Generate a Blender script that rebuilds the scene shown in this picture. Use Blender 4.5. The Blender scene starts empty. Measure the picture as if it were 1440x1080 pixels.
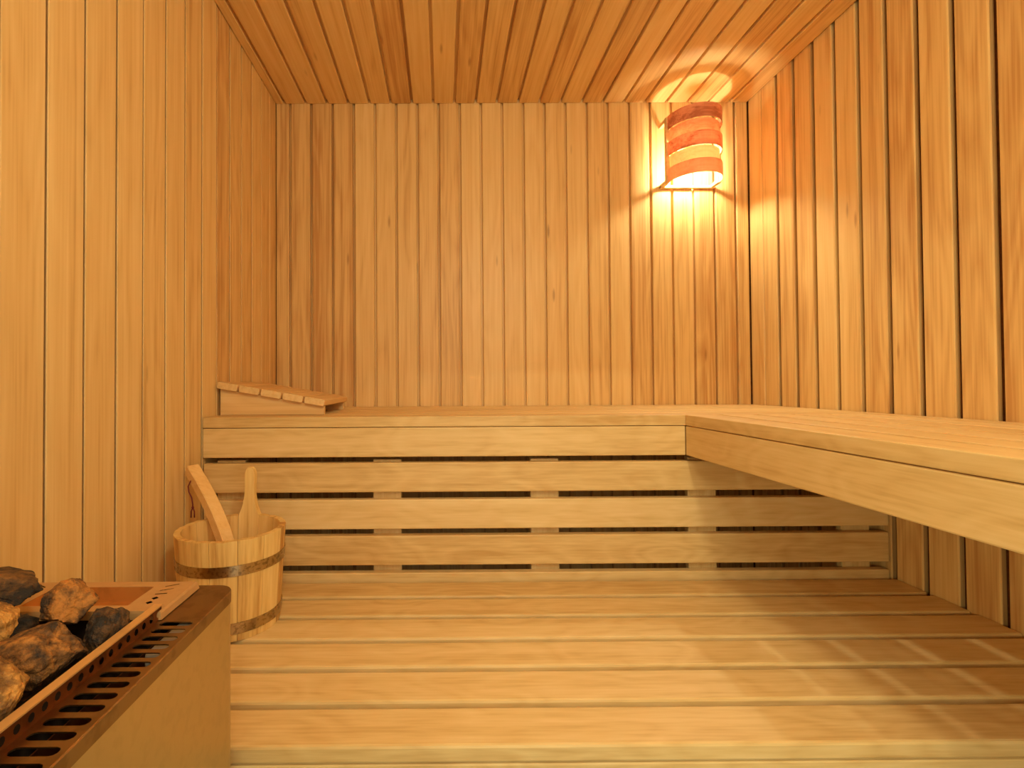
import bpy, bmesh, math, random
from mathutils import Vector, Matrix, noise

C = bpy.context.scene.collection
random.seed(7)
R = math.radians

# ------------------------------------------------------------------ camera, world, lights, exposure
ZC = 1.006                      # camera height; x right, y into the room, z up
D, XL, XR, ZT = 2.04, -0.686, 1.271, ZC + 1.159
YF = -0.12                      # inner face of the door wall
YAW, PIT, ROL = 0.0035, 0.0150, 0.0058

def look_matrix(loc):
    cy, sy = math.cos(YAW), math.sin(YAW)
    r = Vector((cy, -sy, 0)); f = Vector((sy, cy, 0)); u = Vector((0, 0, 1))
    f2 = f * math.cos(PIT) + u * math.sin(PIT); u2 = u * math.cos(PIT) - f * math.sin(PIT)
    r3 = r * math.cos(ROL) - u2 * math.sin(ROL); u3 = r * math.sin(ROL) + u2 * math.cos(ROL)
    m = Matrix((r3, u3, -f2)).transposed().to_4x4()
    m.translation = loc
    return m

cam = bpy.data.cameras.new('camera')
co = bpy.data.objects.new('camera', cam); C.objects.link(co)
co.matrix_world = look_matrix(Vector((0, 0, ZC)))
cam.sensor_width = 36; cam.lens = 36 * 698.4 / 1440
cam.shift_x = (720 - 625.6) / 1440; cam.shift_y = -(540 - 528.6) / 1440
cam.clip_start = 0.01
S = bpy.context.scene
S.camera = co
S.view_settings.view_transform = 'Standard'; S.view_settings.look = 'None'
S.view_settings.exposure = 0.56; S.view_settings.gamma = 1; S.view_settings.use_curve_mapping = False
try:
    S.cycles.max_bounces = 12; S.cycles.diffuse_bounces = 7; S.cycles.glossy_bounces = 4
    S.cycles.sample_clamp_indirect = 6.0
except Exception:
    pass

w = bpy.data.worlds.new('world'); S.world = w; w.use_nodes = True
w.node_tree.nodes['Background'].inputs[0].default_value = (1.0, 0.98, 0.74, 1)
w.node_tree.nodes['Background'].inputs[1].default_value = 0.8

def area(name, loc, target, sx, sy, power, col):
    l = bpy.data.lights.new(name, 'AREA'); l.shape = 'RECTANGLE'; l.size = sx; l.size_y = sy
    l.energy = power; l.color = col
    o = bpy.data.objects.new(name, l); C.objects.link(o)
    o.matrix_world = Matrix.LocRotScale(Vector(loc), (Vector(target) - Vector(loc)).to_track_quat('-Z', 'Y'), None)
def spot(name, loc, target, power, col, rad=0.02, ang=70):
    l = bpy.data.lights.new(name, 'SPOT'); l.energy = power; l.color = col; l.shadow_soft_size = rad
    l.spot_size = R(ang); l.spot_blend = 0.6
    o = bpy.data.objects.new(name, l); C.objects.link(o)
    o.matrix_world = Matrix.LocRotScale(Vector(loc), (Vector(target) - Vector(loc)).to_track_quat('-Z', 'Y'), None)

WARM = (1.0, 1.0, 0.78)
area('corridor_light', (0.15, -1.3, 1.7), (0.25, 1.0, 0.9), 1.6, 1.4, 8, WARM)
spot('downlight_a', (-0.49, -1.35, 2.40), (0.35, 1.3, 0.7), 12, WARM, 0.012)
spot('downlight_b', (-0.264, -1.35, 2.40), (0.25, 1.3, 0.7), 9, WARM, 0.012)
spot('downlight_c', (0.40, -1.35, 2.40), (0.35, 1.3, 0.7), 12, WARM, 0.012)
area('low_fill_light', (-0.85, -1.1, 0.95), (1.05, 1.35, 0.62), 0.4, 0.5, 9, (1.0, 0.88, 0.5))  # added fill that brightens the riser under the right bench
BULB = (1.0, 0.95, 0.73); BULB_E = 330.0

def point(name, loc, power, col, rad):
    l = bpy.data.lights.new(name, 'POINT'); l.energy = power; l.color = col; l.shadow_soft_size = rad
    o = bpy.data.objects.new(name, l); C.objects.link(o); o.location = loc
point('front_fill_light', (0.42, -0.02, 1.88), 15.5, BULB, 0.08)   # added fill light behind the viewer, evens out the room

# ------------------------------------------------------------------ materials
def new_mat(name):
    m = bpy.data.materials.new(name); m.use_nodes = True
    nt = m.node_tree
    return m, nt, nt.nodes['Principled BSDF']
def N(nt, t, **k):
    n = nt.nodes.new(t)
    for a, b in k.items():
        if a.startswith('i_'):
            key = a[2:]
            n.inputs[int(key) if key.isdigit() else key].default_value = b
        else: setattr(n, a, b)
    return n
def srgb(r, g, b):
    f = lambda c: (c / 255 / 12.92) if c / 255 <= 0.04045 else ((c / 255 + 0.055) / 1.055) ** 2.4
    return (f(r), f(g), f(b), 1)
def math_(nt, op, a, b):
    n = N(nt, 'ShaderNodeMath', operation=op)
    for i, v in enumerate((a, b)):
        if hasattr(v, 'is_linked'): nt.links.new(v, n.inputs[i])
        else: n.inputs[i].default_value = v
    return n.outputs[0]
def mixc(nt, fac, a, b, mode='MIX'):
    n = N(nt, 'ShaderNodeMix', data_type='RGBA', blend_type=mode)
    for i, v in ((0, fac), (6, a), (7, b)):
        if hasattr(v, 'is_linked'): nt.links.new(v, n.inputs[i])
        else: n.inputs[i].default_value = v
    return n.outputs[2]
def ramp(nt, f, stops):
    n = N(nt, 'ShaderNodeValToRGB')
    e = n.color_ramp.elements
    while len(e) < len(stops): e.new(0.5)
    for q, (p, c) in zip(e, stops): q.position = p; q.color = c
    nt.links.new(f, n.inputs[0])
    return n.outputs[0]

def wood(name, light, mid, dark, vary=0.5, rough=0.5, streak=0.5, knots=True, spec=0.3, transl=0.0, short=1.0):
    """Boards are modelled with their length along local X; every board reads its own slice of grain."""
    m, nt, b = new_mat(name); L = nt.links
    tc = N(nt, 'ShaderNodeTexCoord'); oi = N(nt, 'ShaderNodeObjectInfo')
    off = N(nt, 'ShaderNodeCombineXYZ')
    L.new(math_(nt, 'MULTIPLY', oi.outputs['Random'], 37.0), off.inputs[0])
    L.new(math_(nt, 'MULTIPLY', oi.outputs['Random'], 91.0), off.inputs[1])
    add = N(nt, 'ShaderNodeVectorMath', operation='ADD')
    L.new(tc.outputs['Object'], add.inputs[0]); L.new(off.outputs[0], add.inputs[1])
    def mapped(s):
        mp = N(nt, 'ShaderNodeMapping'); mp.inputs['Scale'].default_value = (s[0] * short, s[1], s[2])
        L.new(add.outputs[0], mp.inputs['Vector']); return mp.outputs[0]
    # broad streaks along the board
    n1 = N(nt, 'ShaderNodeTexNoise', i_Scale=1.0, i_Detail=5.0, i_Roughness=0.62); L.new(mapped((0.38, 36, 36)), n1.inputs['Vector'])
    # growth rings: distorted bands
    n2 = N(nt, 'ShaderNodeTexNoise', i_Scale=1.0, i_Detail=1.5); L.new(mapped((1.1, 9, 9)), n2.inputs['Vector'])
    rings = math_(nt, 'FRACT', math_(nt, 'MULTIPLY', n2.outputs[0], 9.0), 0)
    rings = math_(nt, 'ABSOLUTE', math_(nt, 'SUBTRACT', rings, 0.5), 0)
    # fine fibres
    n3 = N(nt, 'ShaderNodeTexNoise', i_Scale=1.0, i_Detail=2.0); L.new(mapped((4, 170, 170)), n3.inputs['Vector'])
    # soft cloudy figure
    n4 = N(nt, 'ShaderNodeTexNoise', i_Scale=1.0, i_Detail=2.0); L.new(mapped((1.2, 7, 7)), n4.inputs['Vector'])
    f = math_(nt, 'MULTIPLY', n1.outputs[0], streak)
    f = math_(nt, 'ADD', f, math_(nt, 'MULTIPLY', rings, 0.24))
    f = math_(nt, 'ADD', f, math_(nt, 'MULTIPLY', n3.outputs[0], 0.42))
    f = math_(nt, 'ADD', f, math_(nt, 'MULTIPLY', n4.outputs[0], 0.20))
    f = math_(nt, 'ADD', f, math_(nt, 'MULTIPLY', math_(nt, 'SUBTRACT', oi.outputs['Random'], 0.5), vary))
    base = 0.5 * streak + 0.06 + 0.21 + 0.10
    col = ramp(nt, f, [(max(base - 0.26, 0), light), (base, mid), (base + 0.30, dark)])
    if knots:
        v = N(nt, 'ShaderNodeTexVoronoi', i_Scale=1.0); L.new(mapped((2.2, 11, 11)), v.inputs['Vector'])
        k = ramp(nt, v.outputs['Distance'], [(0.03, (1, 1, 1, 1)), (0.075, (0, 0, 0, 1))])
        col = mixc(nt, math_(nt, 'MULTIPLY', k, 0.45), col, srgb(128, 72, 32))
    L.new(col, b.inputs['Base Color'])
    b.inputs['Roughness'].default_value = rough; b.inputs['Specular IOR Level'].default_value = spec
    bp = N(nt, 'ShaderNodeBump', i_Strength=0.12, i_Distance=0.001); L.new(n3.outputs[0], bp.inputs['Height'])
    L.new(bp.outputs[0], b.inputs['Normal'])
    if transl:
        tr = N(nt, 'ShaderNodeBsdfTranslucent'); L.new(col, tr.inputs[0])
        mx = N(nt, 'ShaderNodeMixShader', i_0=transl)
        L.new(b.outputs[0], mx.inputs[1]); L.new(tr.outputs[0], mx.inputs[2])
        L.new(mx.outputs[0], nt.nodes['Material Output'].inputs[0])
    return m

M_wall = wood('lining_wood', srgb(234, 202, 136), srgb(224, 187, 119), srgb(196, 148, 86), vary=0.27, rough=0.42, streak=0.78)
M_bench = wood('bench_wood', srgb(231, 201, 140), srgb(221, 188, 123), srgb(200, 160, 95), vary=0.2, rough=0.45, streak=0.7, knots=False, short=3.2)
M_head = wood('headrest_wood', srgb(232, 200, 140), srgb(224, 186, 122), srgb(204, 160, 94), vary=0.2, rough=0.5, streak=0.5, knots=False)
M_bucket = wood('bucket_wood', srgb(238, 204, 130), srgb(226, 186, 108), srgb(186, 132, 64), vary=0.32, rough=0.5, streak=0.8)
M_ladle = wood('ladle_wood', srgb(240, 202, 136), srgb(232, 190, 120), srgb(214, 164, 94), vary=0.1, rough=0.45, streak=0.4, knots=False)
M_veneer = wood('veneer_wood', srgb(238, 182, 140), srgb(230, 164, 122), srgb(200, 128, 90), vary=0.2, rough=0.5, streak=0.9, knots=False, transl=0.27)
M_veneer_lit = wood('veneer_wood_lit', srgb(246, 208, 164), srgb(240, 194, 148), srgb(216, 156, 112), vary=0.1, rough=0.5, streak=0.6, knots=False, transl=0.38)  # paler veneer for the inner bands: light leaking between bands, put into the colour
M_dark = wood('subfloor_wood', srgb(150, 96, 52), srgb(130, 82, 44), srgb(100, 60, 30), knots=False)

def metal(name, col, rough, spots=0.0, spot_col=(0.1, 0.07, 0.04, 1), scale=60, metallic=1.0, brush=None):
    m, nt, b = new_mat(name); L = nt.links
    b.inputs['Metallic'].default_value = metallic
    tc = N(nt, 'ShaderNodeTexCoord')
    n = N(nt, 'ShaderNodeTexNoise', i_Scale=scale, i_Detail=4.0); L.new(tc.outputs['Object'], n.inputs['Vector'])
    n2 = N(nt, 'ShaderNodeTexNoise', i_Scale=scale * 0.12, i_Detail=3.0); L.new(tc.outputs['Object'], n2.inputs['Vector'])
    sp = ramp(nt, n.outputs[0], [(0.5, (0, 0, 0, 1)), (0.62, (1, 1, 1, 1))])
    L.new(mixc(nt, math_(nt, 'MULTIPLY', sp, spots), col, spot_col), b.inputs['Base Color'])
    L.new(math_(nt, 'ADD', math_(nt, 'MULTIPLY', n2.outputs[0], 0.18), rough - 0.09), b.inputs['Roughness'])
    if brush:
        mp = N(nt, 'ShaderNodeMapping'); mp.inputs['Scale'].default_value = brush; L.new(tc.outputs['Object'], mp.inputs['Vector'])
        nb = N(nt, 'ShaderNodeTexNoise', i_Scale=1.0, i_Detail=2.0); L.new(mp.outputs[0], nb.inputs['Vector'])
        bp = N(nt, 'ShaderNodeBump', i_Strength=0.08, i_Distance=0.001); L.new(nb.outputs[0], bp.inputs['Height']); L.new(bp.outputs[0], b.inputs['Normal'])
    return m
M_steel = metal('steel_sheet', srgb(206, 186, 140), 0.42, 0.06, brush=(60, 900, 60))
M_plate = metal('stained_steel', srgb(150, 124, 88), 0.36, 0.35, srgb(96, 70, 40), 45)
M_tray = metal('steam_tray_steel', srgb(206, 162, 104), 0.5, 0.12, srgb(170, 116, 66), 50, metallic=0.4)
M_trough = metal('trough_steel', srgb(206, 140, 66), 0.42, 0.3, srgb(150, 96, 40), 50, metallic=0.55)
M_rail = metal('rail_steel', srgb(236, 190, 120), 0.36, 0.06, metallic=0.6)
M_perf = metal('heat_stained_steel', srgb(150, 100, 62), 0.45, 0.5, srgb(60, 36, 22), 40)
M_hoop = metal('galvanised_hoop', srgb(190, 172, 138), 0.26, 0.5, srgb(98, 74, 44), 130)
M_inner = metal('heater_inside', srgb(46, 34, 26), 0.7, 0.2, metallic=0.6)

def simple(name, col, rough=0.6, emit=None, es=0):
    m, nt, b = new_mat(name)
    tc = N(nt, 'ShaderNodeTexCoord'); n = N(nt, 'ShaderNodeTexNoise', i_Scale=40.0, i_Detail=3.0)
    nt.links.new(tc.outputs['Object'], n.inputs['Vector'])
    dk = tuple(c * 0.75 for c in col[:3]) + (1,)
    nt.links.new(mixc(nt, n.outputs[0], col, dk), b.inputs['Base Color'])
    b.inputs['Roughness'].default_value = rough
    if emit:
        b.inputs['Emission Color'].default_value = emit; b.inputs['Emission Strength'].default_value = es
    return m
M_floor = simple('floor_tile', srgb(150, 140, 125), 0.5)
M_insul = simple('ceramic_fibre', srgb(205, 196, 175), 0.9)
M_cord = simple('leather_cord', srgb(120, 30, 24), 0.7)
M_bulb = simple('glowing_bulb', srgb(255, 230, 190), 0.4, BULB + (1,), BULB_E)
M_socket = simple('porcelain', srgb(225, 215, 200), 0.35)

def stone_mat(name, tan, dark, cut):
    m, nt, b = new_mat(name); L = nt.links
    tc = N(nt, 'ShaderNodeTexCoord'); oi = N(nt, 'ShaderNodeObjectInfo')
    off = N(nt, 'ShaderNodeVectorMath', operation='ADD'); L.new(tc.outputs['Object'], off.inputs[0])
    cv = N(nt, 'ShaderNodeCombineXYZ'); L.new(math_(nt, 'MULTIPLY', oi.outputs['Random'], 20.0), cv.inputs[0]); L.new(cv.outputs[0], off.inputs[1])
    n = N(nt, 'ShaderNodeTexNoise', i_Scale=24.0, i_Detail=6.0, i_Roughness=0.62, i_Distortion=0.6); L.new(off.outputs[0], n.inputs['Vector'])
    n2 = N(nt, 'ShaderNodeTexNoise', i_Scale=150.0, i_Detail=4.0, i_Roughness=0.7); L.new(off.outputs[0], n2.inputs['Vector'])
    f = math_(nt, 'ADD', math_(nt, 'MULTIPLY', n.outputs[0], 0.75), math_(nt, 'MULTIPLY', n2.outputs[0], 0.25))
    mid = tuple((a + c) / 2.6 for a, c in zip(tan[:3], dark[:3])) + (1,)
    L.new(ramp(nt, f, [(cut - 0.10, dark), (cut, mid), (cut + 0.09, tan)]), b.inputs['Base Color'])
    b.inputs['Roughness'].default_value = 0.75
    bp = N(nt, 'ShaderNodeBump', i_Strength=0.7, i_Distance=0.004); L.new(n2.outputs[0], bp.inputs['Height']); L.new(bp.outputs[0], b.inputs['Normal'])
    return m
M_stone_tan = stone_mat('tan_stone', srgb(204, 146, 66), srgb(84, 54, 26), 0.44)
M_stone_mix = stone_mat('brown_grey_stone', srgb(184, 122, 50), srgb(44, 32, 18), 0.50)
M_stone_dark = stone_mat('dark_stone', srgb(140, 96, 44), srgb(36, 28, 18), 0.53)

# ------------------------------------------------------------------ mesh helpers
def mesh_from(name, verts, faces, mat, smooth=False):
    me = bpy.data.meshes.new(name); me.from_pydata([tuple(v) for v in verts], [], faces)
    bm = bmesh.new(); bm.from_mesh(me); bmesh.ops.recalc_face_normals(bm, faces=bm.faces); bm.to_mesh(me); bm.free()
    me.materials.append(mat)
    if smooth: me.polygons.foreach_set('use_smooth', [True] * len(me.polygons))
    me.update(); return me
def prism(name, prof, x0, x1, mat, smooth=False):
    """profile of (y, z) points swept along local x"""
    n = len(prof)
    v = [(x0, y, z) for y, z in prof] + [(x1, y, z) for y, z in prof]
    f = [tuple(range(n))[::-1], tuple(range(n, 2 * n))] + [(i, (i + 1) % n, n + (i + 1) % n, n + i) for i in range(n)]
    return mesh_from(name, v, f, mat, smooth)
def board_mesh(name, length, wid, th, mat, r=0.003):
    """length on x (0..length), width on y (0..wid), thickness on z (0..th), rounded long edges"""
    p = []
    for cy, cz, a0 in ((wid - r, th - r, 0), (r, th - r, 90), (r, r, 180), (wid - r, r, 270)):
        for k in range(3):
            a = R(a0 + 45 * k); p.append((cy + r * math.cos(a), cz + r * math.sin(a)))
    return prism(name, p, 0, length, mat)
def plank_mesh(name, length, wid, mat, g, d, c, u=0.0, t=0.019):
    p = [(0, -t), (0, -c), (c * 0.35, -c * 0.35), (c, 0), (wid - g - c, 0), (wid - g - c * 0.35, -c * 0.35), (wid - g, -c), (wid - g - u, -d), (wid, -d), (wid, -t)]
    if u: p = p[:7] + [(wid - g - u, -t)]      # joint opened so the dark backing stands in for the groove's shade
    return prism(name, p, 0, length, mat)
def link(name, me, parent=None, M=None, loc=None):
    o = bpy.data.objects.new(name, me); C.objects.link(o)
    if parent is not None: o.parent = parent
    if M is not None: o.matrix_local = M
    if loc is not None: o.location = loc
    return o
def axes(x, y, z, loc):
    m = Matrix((Vector(x), Vector(y), Vector(z))).transposed().to_4x4(); m.translation = Vector(loc); return m
def tag(o, label, cat, group=None):
    o['label'] = label; o['category'] = cat
    if group: o['group'] = group
    return o
def thing(name, loc, label, cat, group=None, rot=None):
    o = bpy.data.objects.new(name, None); C.objects.link(o); o.location = loc
    o.empty_display_size = 0.05
    if rot is not None: o.rotation_euler = rot
    return tag(o, label, cat, group)
def box_mesh(name, a, b, mat, bev=0.0):
    bm = bmesh.new(); bmesh.ops.create_cube(bm, size=1)
    for v in bm.verts:
        v.co = Vector(((a[i] + b[i]) / 2 + v.co[i] * (b[i] - a[i])) for i in range(3))
    if bev: bmesh.ops.bevel(bm, geom=bm.edges[:], offset=bev, segments=2, affect='EDGES', profile=0.5)
    me = bpy.data.meshes.new(name); bm.to_mesh(me); bm.free(); me.materials.append(mat); return me
def struct(name, a, b, mat):
    o = link(name, box_mesh(name, a, b, mat)); o['kind'] = 'structure'; return o

# ------------------------------------------------------------------ room shell
T = 0.021
floor = struct('floor', (XL - .05, YF - .06, -.05), (XR + .05, D + .05, 0), M_floor)
ceil = struct('ceiling', (XL - .05, YF - .06, ZT + T), (XR + .05, D + .05, ZT + T + .03), M_dark)
wback = struct('wall_back', (XL - .05, D + T, 0), (XR + .05, D + T + .03, ZT + T), M_dark)
wleft = struct('wall_left', (XL - T - .03, YF - .06, 0), (XL - T, D + T, ZT + T), M_dark)
wright = struct('wall_right', (XR + T, YF - .06, 0), (XR + T + .03, D + T, ZT + T), M_dark)
DX0, DX1, DZ = -0.215, 0.55, 1.93      # doorway the camera looks in from
bm = bmesh.new()
fv = []
def fbox(a, b):
    n = len(fv); fv.extend([(x, y, z) for x in (a[0], b[0]) for y in (a[1], b[1]) for z in (a[2], b[2])])
    return [tuple(n + i for i in q) for q in ((0, 1, 3, 2), (4, 6, 7, 5), (0, 4, 5, 1), (2, 3, 7, 6), (0, 2, 6, 4), (1, 5, 7, 3))]
ff = fbox((XL - T, YF - .05, 0), (DX0, YF, ZT + T)) + fbox((DX1, YF - .05, 0), (XR + T, YF, ZT + T)) + fbox((DX0, YF - .05, DZ), (DX1, YF, ZT + T))
wf = link('wall_front', mesh_from('wall_front', fv, ff, M_wall)); wf['kind'] = 'structure'
bm.free()

cache = {}
def lining(parent, grooves, start, end, length, frame, g, d, c, u=0.0):
    """planks between the groove positions along one axis; frame(pos) gives the matrix of a plank that starts there"""
    cuts = sorted([start, end] + [q for q in grooves if start + 0.006 < q < end - 0.006])
    for a, b in zip(cuts, cuts[1:]):
        wd = round(b - a, 4); gg = .003 if b == end else g; uu = 0.0 if b == end else u; key = (wd, length, gg, d, uu)
        if key not in cache: cache[key] = plank_mesh('plank', length, wd, M_wall, min(gg, wd * .3), d, c, uu)
        m = frame(a, b)
        dz = random.uniform(-0.0006, 0.0004)
        m.translation = m.translation + (m.to_3x3() @ Vector((0, 0, dz)))
        link('plank', cache[key], parent, m)
H = ZT + T - 0.002
# back wall: channel on the right edge of each plank
lining(wback, [XL + .0636 + .0877 * k for k in range(24)], XL + .001, XR - .001, H,
       lambda a, b: axes((0, 0, -1), (1, 0, 0), (0, -1, 0), (a, D, H)), .0095, .016, .0028)
# ceiling: planks run into the room
lining(ceil, [XL + .0425 + .0877 * k for k in range(24)], XL + .001, XR - .001, D - YF - .004,
       lambda a, b: axes((0, 1, 0), (1, 0, 0), (0, 0, -1), (a, YF + .002, ZT)), .010, .016, .0028)
# right wall
lining(wright, [1.9548 + .0926 - .0926 * k for k in range(26)], YF + .001, D - .001, H,
       lambda a, b: axes((0, 0, -1), (0, -1, 0), (-1, 0, 0), (XR, b, H)), .015, .0165, .003, .005)
# left wall
lining(wleft, [.8564 - .0925 * 11 + .0925 * k for k in range(26)], YF + .001, D - .001, H,
       lambda a, b: axes((0, 0, 1), (0, -1, 0), (1, 0, 0), (XL, b, .001)), .0055, .0175, .0015, .009)

# ------------------------------------------------------------------ benches
def slat(parent, name, x, y, z, length, wid, th, along='x', r=0.003, mat=None):
    """board whose low corner is at x, y, z"""
    key = ('b', round(length, 4), wid, th, along, r, (mat or M_bench).name)
    if key not in cache: cache[key] = board_mesh(name, length, wid, th, mat or M_bench, r)
    if along == 'x': m = axes((1, 0, 0), (0, 1, 0), (0, 0, 1), (x, y, z))
    elif along == 'y': m = axes((0, 1, 0), (-1, 0, 0), (0, 0, 1), (x + wid, y, z))
    elif along == 'xv': m = axes((1, 0, 0), (0, 0, 1), (0, -1, 0), (x, y + th, z))         # upright board facing -y, width is height
    elif along == 'yv': m = axes((0, 1, 0), (0, 0, 1), (1, 0, 0), (x, y, z))               # upright board facing x
    else: m = axes((0, 0, 1), (1, 0, 0), (0, 1, 0), (x, y, z))                             # 'z': vertical post
    pm = parent.matrix_basis.inverted() if parent else Matrix()
    return link(name, cache[key], parent, pm @ m)

ZU = ZC - .0933; ZL = ZC - .5564; YB = 1.4123; XB = .6875
TH = .030
ub = thing('upper_bench', (0, YB, 0), 'long pale wooden upper bench along the back wall with a deep front board', 'bench')
xa, xb_ = XL + .004, XR - .004
for k in range(6):
    slat(ub, 'slat', xa, YB + .1062 * k, ZU - TH, xb_ - xa, .0915, TH, r=.002)
slat(ub, 'fascia', xa, YB + .001, ZU - TH - .0850, XB - xa + .0, .0835, .026, 'xv')
for x in (-.66, -.02, .62, 1.20):
    slat(ub, 'bearer', x, YB + .03, ZU - TH - .0815, .58, .08, .04, 'yv')
slat(ub, 'ledger', xa, D - .03, ZU - TH - .0815, xb_ - xa, .08, .025, 'xv')

bb = thing('bench_backrest', (0, YB, 0), 'horizontal slatted wooden riser panel between the lower and the long upper bench', 'backrest')
for zt in (-.2247, -.3290, -.4310, -.5360):
    h = .0835 if zt > -.5 else .0830
    slat(bb, 'slat', xa + .002, YB + .002, ZC + zt - h, xb_ - xa - .006, h, .026, 'xv')
for xc in (-.6135, -.163, .292, .748, 1.192):
    slat(bb, 'batten', xc - .041, YB + .0285, .002, ZC - .2195 - .002, .082, .022, 'z')

rb = thing('corner_bench', (XB, .6, 0), 'pale wooden upper bench along the right wall, returning towards the viewer', 'bench')
y0 = YF + .004; ylen = YB - .004 - y0
for k in range(6):
    wd = .0865 if k < 5 else XR - .004 - (XB + .1035 * 5)
    slat(rb, 'slat', XB + .1035 * k, y0, ZU - TH, ylen, round(wd, 4), TH, 'y', r=.002)
slat(rb, 'fascia', XB + .001, y0, ZU - TH - .0850, ylen + .002, .0835, .026, 'yv')
for y in (1.345, .42, y0 + .01):
    slat(rb, 'bearer', XB + .03, y, ZU - TH - .0815, XR - .032 - XB - .03, .08, .035, 'xv')
slat(rb, 'ledger', XR - .03, y0, ZU - TH - .0815, ylen, .08, .026, 'yv')

lb = thing('lower_bench', (.3, .77, 0), 'wide pale wooden lower bench of six long slats below the upper benches', 'bench')
YLf = .7714
for k in range(6):
    slat(lb, 'slat', xa, YLf + .1075 * k, ZL - .028, xb_ - xa, .0905, .028, r=.0045)
slat(lb, 'fascia', xa, YLf + .002, ZL - .028 - .0870, xb_ - xa, .0855, .026, 'xv')
for x in (-.60, .05, .65, 1.20):
    slat(lb, 'bearer', x, YLf + .03, ZL - .028 - .0815, .59, .08, .04, 'yv')
    for y in (YLf + .05, YLf + .55):
        slat(lb, 'leg', x + .041, y, .001, ZL - .03, .045, .045, 'z')

# ------------------------------------------------------------------ headrest
hr = thing('wooden_headrest', (-.520, 1.67, ZU + .0005), 'sloping slatted wooden headrest lying on the upper bench in the left corner', 'headrest')
def wedge(y):
    n = 14
    v = []
    prof = [(-.157, 0), (.157, 0), (.157, .026), (-.157, .081)]
    for yy in (y, y + .018): v += [(a, yy, b) for a, b in prof]
    return mesh_from('side_panel', v, [(3, 2, 1, 0), (4, 5, 6, 7)] + [(i, (i + 1) % 4, 4 + (i + 1) % 4, 4 + i) for i in range(4)], M_head)
for y in (-.158, .142): link('side_panel', wedge(y), hr)
sl = math.atan2(.055, .314)
sm = board_mesh('slat', .352, .0605, .020, M_head, .004)
for k in range(5):
    t = -.161 + k * .0655
    m = axes((0, 1, 0), (-math.cos(sl), 0, math.sin(sl)), (math.sin(sl), 0, math.cos(sl)), (0, 0, 0))
    px = t + .0605 * math.cos(sl) ; 
    base = .081 - (px + .157) * math.tan(sl) + .0005
    m.translation = Vector((px, -.174, base))
    link('slat', sm, hr, m)

# ------------------------------------------------------------------ wall lamp
LX, LZ = 1.009, ZC
lamp = thing('wall_lamp', (LX, D - .0005, ZC + .935), 'glowing wall lamp with curved wooden bands high in the right back corner', 'lamp')
def lbox(name, a, b, bev=.0012, mat=None): return link(name, box_mesh(name, a, b, mat or M_head, bev), lamp)
zb, zt = -.136, .128
for s in (-1, 1):
    x = s * .103
    lbox('post', (x - .007, -.066, zb), (x + .007, -.050, zt))
    lbox('bracket', (x - .007, -.050, zt - .016), (x + .007, -.001, zt - .001))
    lbox('bracket', (x - .007, -.050, zb), (x + .007, -.001, zb + .014))
lbox('rail', (-.110, -.016, zb - .002), (.110, -.001, zb + .009))
lbox('mounting_plate', (-.04, -.014, -.05), (.04, -.001, .06))
def band(z0, z1, rx, ry, y0, mat):
    n = 26; v = []; f = []
    th = .0016
    for i in range(n + 1):
        a = math.pi * i / n
        for z in (z0, z1):
            for q in (0, th): v.append((-(rx - q) * math.cos(a), y0 - (ry - q) * math.sin(a), z))
    for i in range(n):
        p = i * 4; q = p + 4
        f += [(p, q, q + 2, p + 2), (p + 1, p + 3, q + 3, q + 1), (p + 2, q + 2, q + 3, p + 3), (p, p + 1, q + 1, q)]
    f += [(0, 2, 3, 1), (4 * n, 4 * n + 1, 4 * n + 3, 4 * n + 2)]
    me = mesh_from('veneer_band', v, f, mat)
    # length on local x for the grain: swap so that x follows the curve is not needed, the band bends with x
    return me
hb = .0545
for k in range(5):
    z1 = zt + .002 - k * (.0530); z0 = z1 - hb
    out = (k % 2 == 0)
    link('veneer_band', band(z0, z1, .103 if out else .094, .115 if out else .101, -.058, M_veneer if out else M_veneer_lit), lamp)
bm = bmesh.new(); bmesh.ops.create_uvsphere(bm, u_segments=16, v_segments=10, radius=.020)
for v in bm.verts:
    if v.co.z < 0: pass
    if v.co.z > .010: v.co.x *= .8; v.co.y *= .8; v.co.z += .008
me = bpy.data.meshes.new('bulb'); bm.to_mesh(me); bm.free(); me.materials.append(M_bulb)
link('bulb', me, lamp, loc=(0, -.100, -.075))
bm = bmesh.new(); bmesh.ops.create_cone(bm, cap_ends=True, segments=16, radius1=.016, radius2=.020, depth=.03)
me = bpy.data.meshes.new('socket'); bm.to_mesh(me); bm.free(); me.materials.append(M_socket)
so = link('socket', me, lamp, loc=(0, -.100, -.017))
sl_ = bpy.data.lights.new('lamp_fill_spot', 'SPOT'); sl_.energy = 8; sl_.color = BULB; sl_.shadow_soft_size = .028  # added spot inside the lamp, strengthens the bench light and slat streaks
sl_.spot_size = R(84); sl_.spot_blend = 1.0
so_ = bpy.data.objects.new('lamp_fill_spot', sl_); C.objects.link(so_); so_.parent = lamp
so_.matrix_local = Matrix.LocRotScale(Vector((0, -.100, -.100)), Vector((0, -.62, -1)).to_track_quat('-Z', 'Y'), None)
lbox('socket_arm', (-.008, -.105, -.006), (.008, -.012, .004), mat=M_socket)

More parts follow.
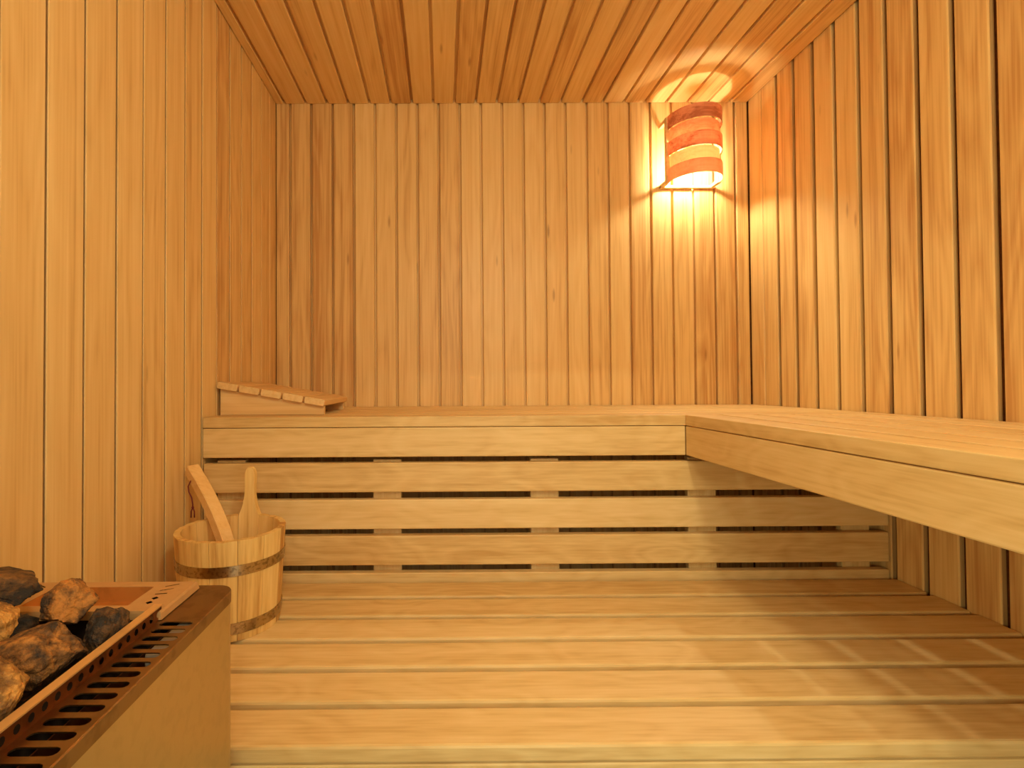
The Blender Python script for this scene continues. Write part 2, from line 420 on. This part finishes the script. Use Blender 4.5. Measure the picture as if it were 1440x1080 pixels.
# ------------------------------------------------------------------ bucket
BX, BY = -.502, 1.182
RT, RBt, BH = .122, .109, .219
bk = thing('wooden_bucket', (BX, BY, ZL + .0005), 'round stave-built wooden bucket with two metal hoops on the lower bench', 'bucket')
NS = 13
def stave_mesh(extra=False):
    seg = 4; da = 2 * math.pi / NS / 2 * .985; th = .014
    zs = [0, BH * .5, BH]
    v = []; f = []
    for z in zs:
        ro = RBt + (RT - RBt) * z / BH
        for i in range(seg + 1):
            a = -da + 2 * da * i / seg
            # outside a little flatter than a true circle so that staves read one by one
            rr = ro * (1 - .006 * abs(2 * i / seg - 1) ** 3)
            v.append((z + (.0012 * math.sin(i * 2.3) if z == BH else 0), rr * math.sin(a), rr * math.cos(a)))
        for i in range(seg + 1):
            a = -da + 2 * da * i / seg
            v.append((z, (ro - th) * math.sin(a), (ro - th) * math.cos(a)))
    W = seg + 1; Lr = 2 * W
    for r in range(2):
        for i in range(seg):
            p = r * Lr + i
            f += [(p, p + 1, p + Lr + 1, p + Lr), (p + W, p + Lr + W, p + Lr + W + 1, p + W + 1)]
        p = r * Lr
        f += [(p, p + Lr, p + Lr + W, p + W), (p + seg, p + seg + W, p + Lr + seg + W, p + Lr + seg)]
    for i in range(seg):
        f += [(i, i + W, i + W + 1, i + 1)]
        p = 2 * Lr + i; f += [(p, p + 1, p + 1 + W, p + W)]
    if extra:  # the tall back stave narrows into a rounded grip
        prof = [(0, da), (.012, da * .80), (.03, da * .58), (.05, da * .47), (.07, da * .44), (.09, da * .47), (.105, da * .46), (.115, da * .36), (.121, da * .18)]
        base = len(v)
        for (dz, aw) in prof:
            z = BH + dz; ro = RBt + (RT - RBt) * z / BH
            for i in range(seg + 1):
                a = -aw + 2 * aw * i / seg; v.append((z, (ro) * math.sin(a) , (ro) * math.cos(a)))
            for i in range(seg + 1):
                a = -aw + 2 * aw * i / seg; v.append((z, (ro - th) * math.sin(a), (ro - th) * math.cos(a)))
        for r in range(len(prof) - 1):
            b0 = base + r * Lr
            for i in range(seg):
                p = b0 + i; f += [(p, p + 1, p + Lr + 1, p + Lr), (p + W, p + Lr + W, p + Lr + W + 1, p + W + 1)]
            p = b0; f += [(p, p + Lr, p + Lr + W, p + W), (p + seg, p + seg + W, p + Lr + seg + W, p + Lr + seg)]
        p0 = base + (len(prof) - 1) * Lr
        for i in range(seg): p = p0 + i; f += [(p, p + 1, p + 1 + W, p + W)]
    return mesh_from('stave', v, f, M_bucket)
st = stave_mesh(); st2 = stave_mesh(True)
for k in range(NS):
    a = 2 * math.pi * k / NS - R(1)          # k = 0 points to the back (+y)
    rad = Vector((math.sin(a), math.cos(a), 0)); tan = Vector((0, 0, 1)).cross(rad)
    # local x = up, local z = radial, local y = z cross x
    m = axes((0, 0, 1), rad.cross(Vector((0, 0, 1))) * 1.0, rad, (0, 0, 0))
    o = link('handle_stave' if k == 0 else 'stave', st2 if k == 0 else st, bk, m)
    if k == 0: o['label'] = 'tall back stave shaped into a rounded grip'
def ring(name, z0, z1, off, th, mat, n=48):
    v = []; f = []
    for i in range(n):
        a = 2 * math.pi * i / n
        for z in (z0, z1):
            r = RBt + (RT - RBt) * z / BH + off
            for q in (0, th): v.append(((r - q) * math.cos(a), (r - q) * math.sin(a), z))
    for i in range(n):
        p = i * 4; q = ((i + 1) % n) * 4
        f += [(p, q, q + 2, p + 2), (p + 1, p + 3, q + 3, q + 1), (p + 2, q + 2, q + 3, p + 3), (p, p + 1, q + 1, q)]
    me = mesh_from(name, v, f, mat, True)
    me.set_sharp_from_angle(angle=R(40))
    return me
link('hoop', ring('hoop', BH * .655, BH * .76, .0018, .002, M_hoop), bk)
link('hoop', ring('hoop', BH * .075, BH * .185, .0018, .002, M_hoop), bk)
v = [(0, 0, 0)]; bm = bmesh.new()
bmesh.ops.create_cone(bm, cap_ends=True, segments=32, radius1=RBt - .0145, radius2=RBt - .0143, depth=.012)
me = bpy.data.meshes.new('bottom'); bm.to_mesh(me); bm.free(); me.materials.append(M_bucket)
link('bottom', me, bk, loc=(0, 0, .020))

# ------------------------------------------------------------------ ladle leaning in the bucket
def tube(name, pts, r, mat, n=8, closed=False):
    v = []; f = []
    for i, p in enumerate(pts):
        p = Vector(p); t = (Vector(pts[min(i + 1, len(pts) - 1)]) - Vector(pts[max(i - 1, 0)])).normalized()
        u = t.orthogonal().normalized(); w_ = t.cross(u)
        for k in range(n):
            a = 2 * math.pi * k / n; v.append(p + (u * math.cos(a) + w_ * math.sin(a)) * r)
    for i in range(len(pts) - 1):
        for k in range(n):
            f.append((i * n + k, i * n + (k + 1) % n, (i + 1) * n + (k + 1) % n, (i + 1) * n + k))
    f += [tuple(range(n))[::-1], tuple(range((len(pts) - 1) * n, len(pts) * n))]
    return mesh_from(name, v, f, mat, True)
LT = Vector((-.662, 1.312, ZC - .232)); LBt = Vector((-.487, 1.175, ZC - .513))
ld = thing('sauna_ladle', LBt, 'wooden ladle standing in the bucket, thick bent handle leaning to the left', 'ladle')
# rectangular handle that bends: local points relative to the bowl
def bar(name, pts, wd, th, side, mat):
    v = []; f = []
    for i, p in enumerate(pts):
        p = Vector(p); t = (Vector(pts[min(i + 1, len(pts) - 1)]) - Vector(pts[max(i - 1, 0)])).normalized()
        s = (side - t * side.dot(t)).normalized(); nrm = t.cross(s)
        k = .74 + .26 * min(1, i / 4.0)
        a, b, c = wd / 2 * k, th / 2 * k, .0022
        for (p1, p2) in ((a - c, b), (a, b - c), (a, -b + c), (a - c, -b), (-a + c, -b), (-a, -b + c), (-a, b - c), (-a + c, b)):
            v.append(p + s * p1 + nrm * p2)
    n = 8
    for i in range(len(pts) - 1):
        for k in range(n): f.append((i * n + k, i * n + (k + 1) % n, (i + 1) * n + (k + 1) % n, (i + 1) * n + k))
    f += [tuple(range(n))[::-1], tuple(range((len(pts) - 1) * n, len(pts) * n))]
    return mesh_from(name, v, f, mat)
vec = LT - LBt
bend = Vector((.78, -.63, .12)).normalized()
pts = []
for i in range(9):
    t = i / 8; pts.append(vec * t + bend * (.185 * t * (1 - t)) + Vector((0, 0, .01)))
side = Vector((-.35, -.9, -.25)).normalized()
link('handle', bar('handle', pts, .031, .029, side, M_ladle), ld)
# bowl: small turned cup
v = []; f = []; n = 20
prof = [(.001, -.016), (.024, -.015), (.032, -.004), (.034, .022), (.030, .022), (.027, -.001), (.001, -.008)]
for r, z in prof:
    for k in range(n): a = 2 * math.pi * k / n; v.append((r * math.cos(a) + .012, r * math.sin(a), z))
for i in range(len(prof) - 1):
    for k in range(n): f.append((i * n + k, i * n + (k + 1) % n, (i + 1) * n + (k + 1) % n, (i + 1) * n + k))
link('scoop', mesh_from('scoop', v, f, M_ladle, True), ld)
tp = vec * .94 + Vector((.005, -.018, .004))
cp = [tp + Vector(q) for q in ((.004, .006, .006), (-.004, -.002, -.002), (-.010, -.004, -.016), (-.008, -.004, -.03), (-.001, -.004, -.045), (.002, -.004, -.062), (.002, -.004, -.070))]
cm = tube('cord', cp, .0017, M_cord)
cobj = link('cord', cm, ld); cobj['label'] = 'dark red leather hanging cord'
for dx in (-.004, .004):
    q = cp[-1]
    link('cord_end', tube('cord_end', [q, q + Vector((dx, 0, -.010)), q + Vector((dx * 1.1, 0, -.026))], .0016, M_cord), cobj)
bm = bmesh.new(); bmesh.ops.create_icosphere(bm, subdivisions=1, radius=.0036)
me = bpy.data.meshes.new('knot'); bm.to_mesh(me); bm.free(); me.materials.append(M_cord); link('knot', me, cobj, loc=cp[-1])

# ------------------------------------------------------------------ heater
HX0, HX1, HY0, HY1, HZ = -.640, -.300, .20, .725, ZC - .2905
ht = thing('sauna_heater', ((HX0 + HX1) / 2, (HY0 + HY1) / 2, 0), 'steel sauna heater with slotted top full of stones at lower left', 'heater')
hc = Vector(((HX0 + HX1) / 2, (HY0 + HY1) / 2, 0))
def rrect(x0, x1, y0, y1, r, n=6):
    p = []
    for cx, cy, a0 in ((x1 - r, y1 - r, 0), (x0 + r, y1 - r, 90), (x0 + r, y0 + r, 180), (x1 - r, y0 + r, 270)):
        for k in range(n + 1): a = R(a0 + 90 * k / n); p.append((cx + r * math.cos(a), cy + r * math.sin(a)))
    return p
def hlink(name, verts, faces, mat, smooth=False, parent=None, solid=0):
    me = mesh_from(name, [Vector(v) - hc for v in verts], faces, mat, smooth)
    o = link(name, me, parent or ht)
    if solid:
        md = o.modifiers.new('thick', 'SOLIDIFY'); md.thickness = solid; md.offset = -1
    return o
def loft(rings):
    n = len(rings[0]); v = [q for r in rings for q in r]; f = []
    for i in range(len(rings) - 1):
        for k in range(n): f.append((i * n + k, i * n + (k + 1) % n, (i + 1) * n + (k + 1) % n, (i + 1) * n + k))
    return v, f
at = lambda p, z: [(x, y, z) for x, y in p]
o1 = rrect(HX0 + .001, HX1 - .001, HY0 + .001, HY1 - .001, .024); i1 = rrect(HX0 + .003, HX1 - .003, HY0 + .003, HY1 - .003, .022)
v, f = loft([at(i1, HZ - .012), at(o1, HZ - .012), at(o1, .14), at(i1, .14), at(i1, HZ - .012)])
hlink('casing', v, f, M_steel)
v, f = loft([at(i1, .145), at(i1, .13)]); n = len(i1)
hlink('bottom_panel', v, f + [tuple(range(n)), tuple(range(n, 2 * n))], M_inner)
for (x, y) in ((HX0 + .04, HY0 + .05), (HX1 - .04, HY0 + .05), (HX0 + .04, HY1 - .05), (HX1 - .04, HY1 - .05)):
    pr = [(x + .014 * math.cos(2 * math.pi * k / 10), y + .014 * math.sin(2 * math.pi * k / 10)) for k in range(10)]
    v, f = loft([at(pr, 0.0005), at(pr, .131)]); hlink('leg', v, f + [tuple(range(10)), tuple(range(10, 20))], M_inner)

class Sheet:
    """flat sheet built of cells, each with a hole punched in it"""
    def __init__(s, put): s.v = []; s.f = []; s.put = put; s.idx = {}
    def pt(s, a, b):
        k = (round(a, 5), round(b, 5))
        if k not in s.idx: s.idx[k] = len(s.v); s.v.append(s.put(a, b))
        return s.idx[k]
    def quad(s, a0, a1, b0, b1): s.f.append((s.pt(a0, b0), s.pt(a1, b0), s.pt(a1, b1), s.pt(a0, b1)))
    def hole(s, a0, a1, b0, b1, outline):
        ca = sum(p[0] for p in outline) / len(outline); cb = sum(p[1] for p in outline) / len(outline)
        rect = [(a0, b0), (a1, b0), (a1, b1), (a0, b1)]
        angs = sorted(set(round(math.atan2(y - cb, x - ca), 6) for x, y in rect + list(outline)))
        def cast(poly, t):
            dx, dy = math.cos(t), math.sin(t); best = None
            for (x0, y0), (x1, y1) in zip(poly, poly[1:] + poly[:1]):
                ex, ey = x1 - x0, y1 - y0; den = dx * ey - dy * ex
                if abs(den) < 1e-12: continue
                u = ((x0 - ca) * ey - (y0 - cb) * ex) / den; q = ((x0 - ca) * dy - (y0 - cb) * dx) / den
                if u > 0 and -1e-6 <= q <= 1 + 1e-6 and (best is None or u < best): best = u
            return (ca + dx * best, cb + dy * best)
        O = [s.pt(*cast(rect, t)) for t in angs]; I = [s.pt(*cast(list(outline), t)) for t in angs]
        m = len(angs)
        for k in range(m): s.f.append((O[k], O[(k + 1) % m], I[(k + 1) % m], I[k]))
def stadium(a0, a1, b0, b1, n=5):
    r = (b1 - b0) / 2; cb = (b0 + b1) / 2
    p = [(a1 - r + r * math.cos(R(-90 + 180 * k / n)), cb + r * math.sin(R(-90 + 180 * k / n))) for k in range(n + 1)]
    return p + [(a0 + r + r * math.cos(R(90 + 180 * k / n)), cb + r * math.sin(R(90 + 180 * k / n))) for k in range(n + 1)]

XI1 = -.353; XI0 = HX0 + HX1 - XI1       # the basket opening between the slotted strips
P = .0175
sh = Sheet(lambda a, b: (a, b, HZ))
ystart = .6185; ns = 22; yend = ystart - P * ns
for (x0, x1) in ((XI1, HX1 - .0012), (HX0 + .0012, XI0)):
    for k in range(ns):
        b1 = ystart - P * k; b0 = b1 - P
        sx0, sx1 = (x0 + .0065, x0 + .0465) if x0 == XI1 else (x1 - .0465, x1 - .0065)
        sh.hole(x0, x1, b0, b1, stadium(sx0, sx1, b0 + .0037, b1 - .0037))
# plain areas at the far and the near end, with the rounded corners
e = rrect(HX0 + .0012, HX1 - .0012, HY0, HY1, .024)
xr_, xl_, yb_ = -.358, XI0 + .005, .706
P2 = lambda pts: sh.f.append(tuple(sh.pt(x, y) for x, y in pts))
P2([(HX1 - .0012, ystart)] + e[:7] + [(xr_, HY1), (xr_, yb_), (xr_, ystart), (XI1, ystart)])
P2(e[7:14] + [(HX0 + .0012, ystart), (XI0, ystart), (xl_, ystart), (xl_, yb_), (xl_, HY1)])
P2([(xr_, yb_), (xr_, HY1), (xl_, HY1), (xl_, yb_)])
P2(e[14:] + [(HX1 - .0012, yend), (XI1, yend), (XI0, yend), (HX0 + .0012, yend)])
hlink('top_plate', sh.v, sh.f, M_plate, solid=.0015)
o2 = rrect(HX0, HX1, HY0, HY1, .025); o3 = rrect(HX0 + .0012, HX1 - .0012, HY0 + .001, HY1 - .001, .024)
v, f = loft([at(o3, HZ + .0001), at(o2, HZ - .0012), at(o2, HZ - .0155), at(o3, HZ - .0155)])
hlink('edge_skirt', v, f, M_plate)
# inside: channel walls, basket, fibre board under the first slots
for s, xi in ((1, XI1), (-1, XI0)):
    xa_, xb2 = (xi + s * .013, xi + s * .0145)
    hlink('channel_wall', [(x, y, z) for x in (xa_, xb2) for y in (yend, .64) for z in (HZ - .16, HZ - .012)],
          [(0, 1, 3, 2), (4, 6, 7, 5), (0, 4, 5, 1), (2, 3, 7, 6), (0, 2, 6, 4), (1, 5, 7, 3)], M_perf)
for a, b in (((XI1 + .020, .555, HZ - .03), (HX1 - .006, .628, HZ - .007)),):
    me = box_mesh('insulation_block', Vector(a) - hc, Vector(b) - hc, M_insul, .003); link('insulation_block', me, ht)['label'] = 'whitish fibre block seen through the slots'
# perforated basket walls with a folded rail on top
RZ = HZ + .0162
for s, xi in ((1, XI1), (-1, XI0)):
    p = Sheet(lambda a, b: (xi, a, b))
    yy = .625; q = .0145
    while yy - q > yend:
        p.hole(yy - q, yy, HZ - .0005, RZ, stadium(yy - q + .0038, yy - .0036, HZ + .0035, HZ + .0115)); yy -= q
    p.quad(yend, yy, HZ - .0005, RZ)
    hlink('perforated_strip', p.v, p.f, M_perf)
    xo = xi - s * .0098
    hlink('rail', [(x, y, z) for x in (xi + s * .0006, xo) for y in (yend, .6275) for z in (RZ - .0012, RZ + .0004)],
          [(0, 1, 3, 2), (4, 6, 7, 5), (0, 4, 5, 1), (2, 3, 7, 6), (0, 2, 6, 4), (1, 5, 7, 3)], M_rail)
bz = HZ - .038
bx0, bx1 = XI0 + .001, XI1 - .001
v = [(bx0, yend, HZ - .002), (bx1, yend, HZ - .002), (bx1, .625, HZ - .002), (bx0, .625, HZ - .002), (bx0, yend, bz), (bx1, yend, bz), (bx1, .625, bz), (bx0, .625, bz)]
hlink('stone_basket', v, [(4, 5, 6, 7), (0, 4, 5, 1), (1, 5, 6, 2), (2, 6, 7, 3), (3, 7, 4, 0)], M_inner, solid=.001)

# steam tray at the far end
tx0, tx1, ty0, ty1, tz = -.588, -.352, .620, .7115, HZ + .0110
ox0, ox1, oy0, oy1 = -.538, -.402, .6360, .6935
ts = Sheet(lambda a, b: (a, b, tz))
def slits(x0, x1, cx, flip):
    ys = [ty0, .6505, .6640, .6775, .6905, ty1]
    for k in range(5):
        c = (.6440, .6572, .6708, .6845, .6985)[k]
        if k < 2: o = [(cx - .0045, c - .0005), (cx + .0005, c - .0045), (cx + .0045, c + .0005), (cx - .0005, c + .0045)]
        else:
            a = (.0015, .0035, .0042)[k - 2] * flip; l = .0075
            o = [(cx - l, c - a - .0013), (cx + l, c + a - .0013), (cx + l, c + a + .0013), (cx - l, c - a + .0013)]
        ts.hole(x0, x1, ys[k], ys[k + 1], o)
slits(ox1, tx1, -.3795, 1); slits(tx0, ox0, -.5605, -1)
for (b0, b1) in ((ty0, oy0), (oy1, ty1)): ts.quad(ox0, ox1, b0, b1)
n0 = len(ts.v); vv = list(ts.v); fc = list(ts.f)
def wallring(a, b):
    k = len(vv); vv.extend(a + b)
    n = len(a)
    for i in range(n): fc.append((k + i, k + (i + 1) % n, k + n + (i + 1) % n, k + n + i))
    return k
rc = lambda x0, x1, y0, y1, z: [(x0, y0, z), (x1, y0, z), (x1, y1, z), (x0, y1, z)]
wallring(rc(tx0, tx1, ty0, ty1, tz), rc(tx0 - .0015, tx1 + .0015, ty0 - .001, ty1 + .001, tz - .003))
wallring(rc(tx0 - .0015, tx1 + .0015, ty0 - .001, ty1 + .001, tz - .003), rc(tx0 - .003, tx1 + .003, ty0 - .002, ty1 + .002, HZ + .0008))
tray = hlink('steam_tray', vv, fc, M_tray)
v, f = loft([rc(ox0, ox1, oy0, oy1, tz - .0002), rc(ox0 + .003, ox1 - .004, oy0 + .003, oy1 - .004, tz - .019)])
hlink('water_trough', v, f + [(4, 5, 6, 7)], M_trough, parent=tray)
for x0, x1 in ((ox1 + .006, tx1 - .002), (tx0 + .002, ox0 - .006)):
    hlink('slit_shade', rc(x0, x1, ty0 + .002, ty1 - .002, HZ + .0005), [(0, 1, 2, 3)], M_inner, parent=tray)  # dark sheets put under the slits to stand in for shade

# ------------------------------------------------------------------ stones
def rock(seed, sx, sy, sz):
    """broken stone: a ball cut by random planes, then roughened"""
    rnd = random.Random(seed)
    planes = []
    for _ in range(15):
        d = Vector((rnd.gauss(0, 1), rnd.gauss(0, 1), rnd.gauss(0, 1))).normalized()
        planes.append((d, rnd.uniform(.66, .92)))
    bm = bmesh.new(); bmesh.ops.create_icosphere(bm, subdivisions=5, radius=1)
    o = Vector((seed * 3.7, seed * 1.3, 0))
    for v in bm.verts:
        d = v.co.normalized(); r = 1.0
        for n, h in planes:
            q = d.dot(n)
            if q > 0.05: r = min(r, h / q)
        h = noise.fractal(d * 2.4 + o, .9, 2.0, 6) * .09 + abs(noise.noise(d * 5 + o)) * -.07 + noise.noise(d * 15 + o) * .015
        v.co = d * r * (1 + h) * 1.12
        v.co = Vector((v.co.x * sx, v.co.y * sy, v.co.z * sz))
    me = bpy.data.meshes.new('stone'); bm.to_mesh(me); bm.free(); return me
#        x      y     z(rel)   sx    sy    sz    rot           mat            label
ST = [(-.527, .592, -.236, .052, .036, .014, (.1, .25, .3), M_stone_dark, 'flat dark stone at the far left of the heap, highest on the heater'),
      (-.437, .583, -.254, .028, .027, .024, (.2, .1, .5), M_stone_mix, 'blocky brown stone in front of the steam tray, paler band across it'),
      (-.497, .577, -.286, .026, .024, .020, (0, 0, 1.), M_stone_dark, 'small dark stone low in the shadow between the pale tan and the blocky stone'),
      (-.488, .522, -.252, .033, .034, .034, (.4, .2, 0), M_stone_tan, 'pale tan rounded stone at the left edge of the heap'),
      (-.413, .510, -.276, .043, .032, .033, (.3, -.15, .5), M_stone_mix, 'large ridged brown and grey stone in the middle of the heap'),
      (-.391, .574, -.286, .022, .030, .030, (.2, .3, .2), M_stone_dark, 'dark grey speckled stone against the right basket rail'),
      (-.398, .438, -.273, .026, .033, .028, (0, .3, .4), M_stone_tan, 'rough orange-brown stone nearest the viewer beside the rail')]
for i, (x, y, z, sx, sy, sz, rot, m, lab) in enumerate(ST):
    me = rock(i + 11, sx, sy, sz); me.materials.append(m)
    o = link('stone', me, loc=(x, y, ZC + z)); o.rotation_euler = rot
    tag(o, lab, 'stone', 'stones heaped in the heater')
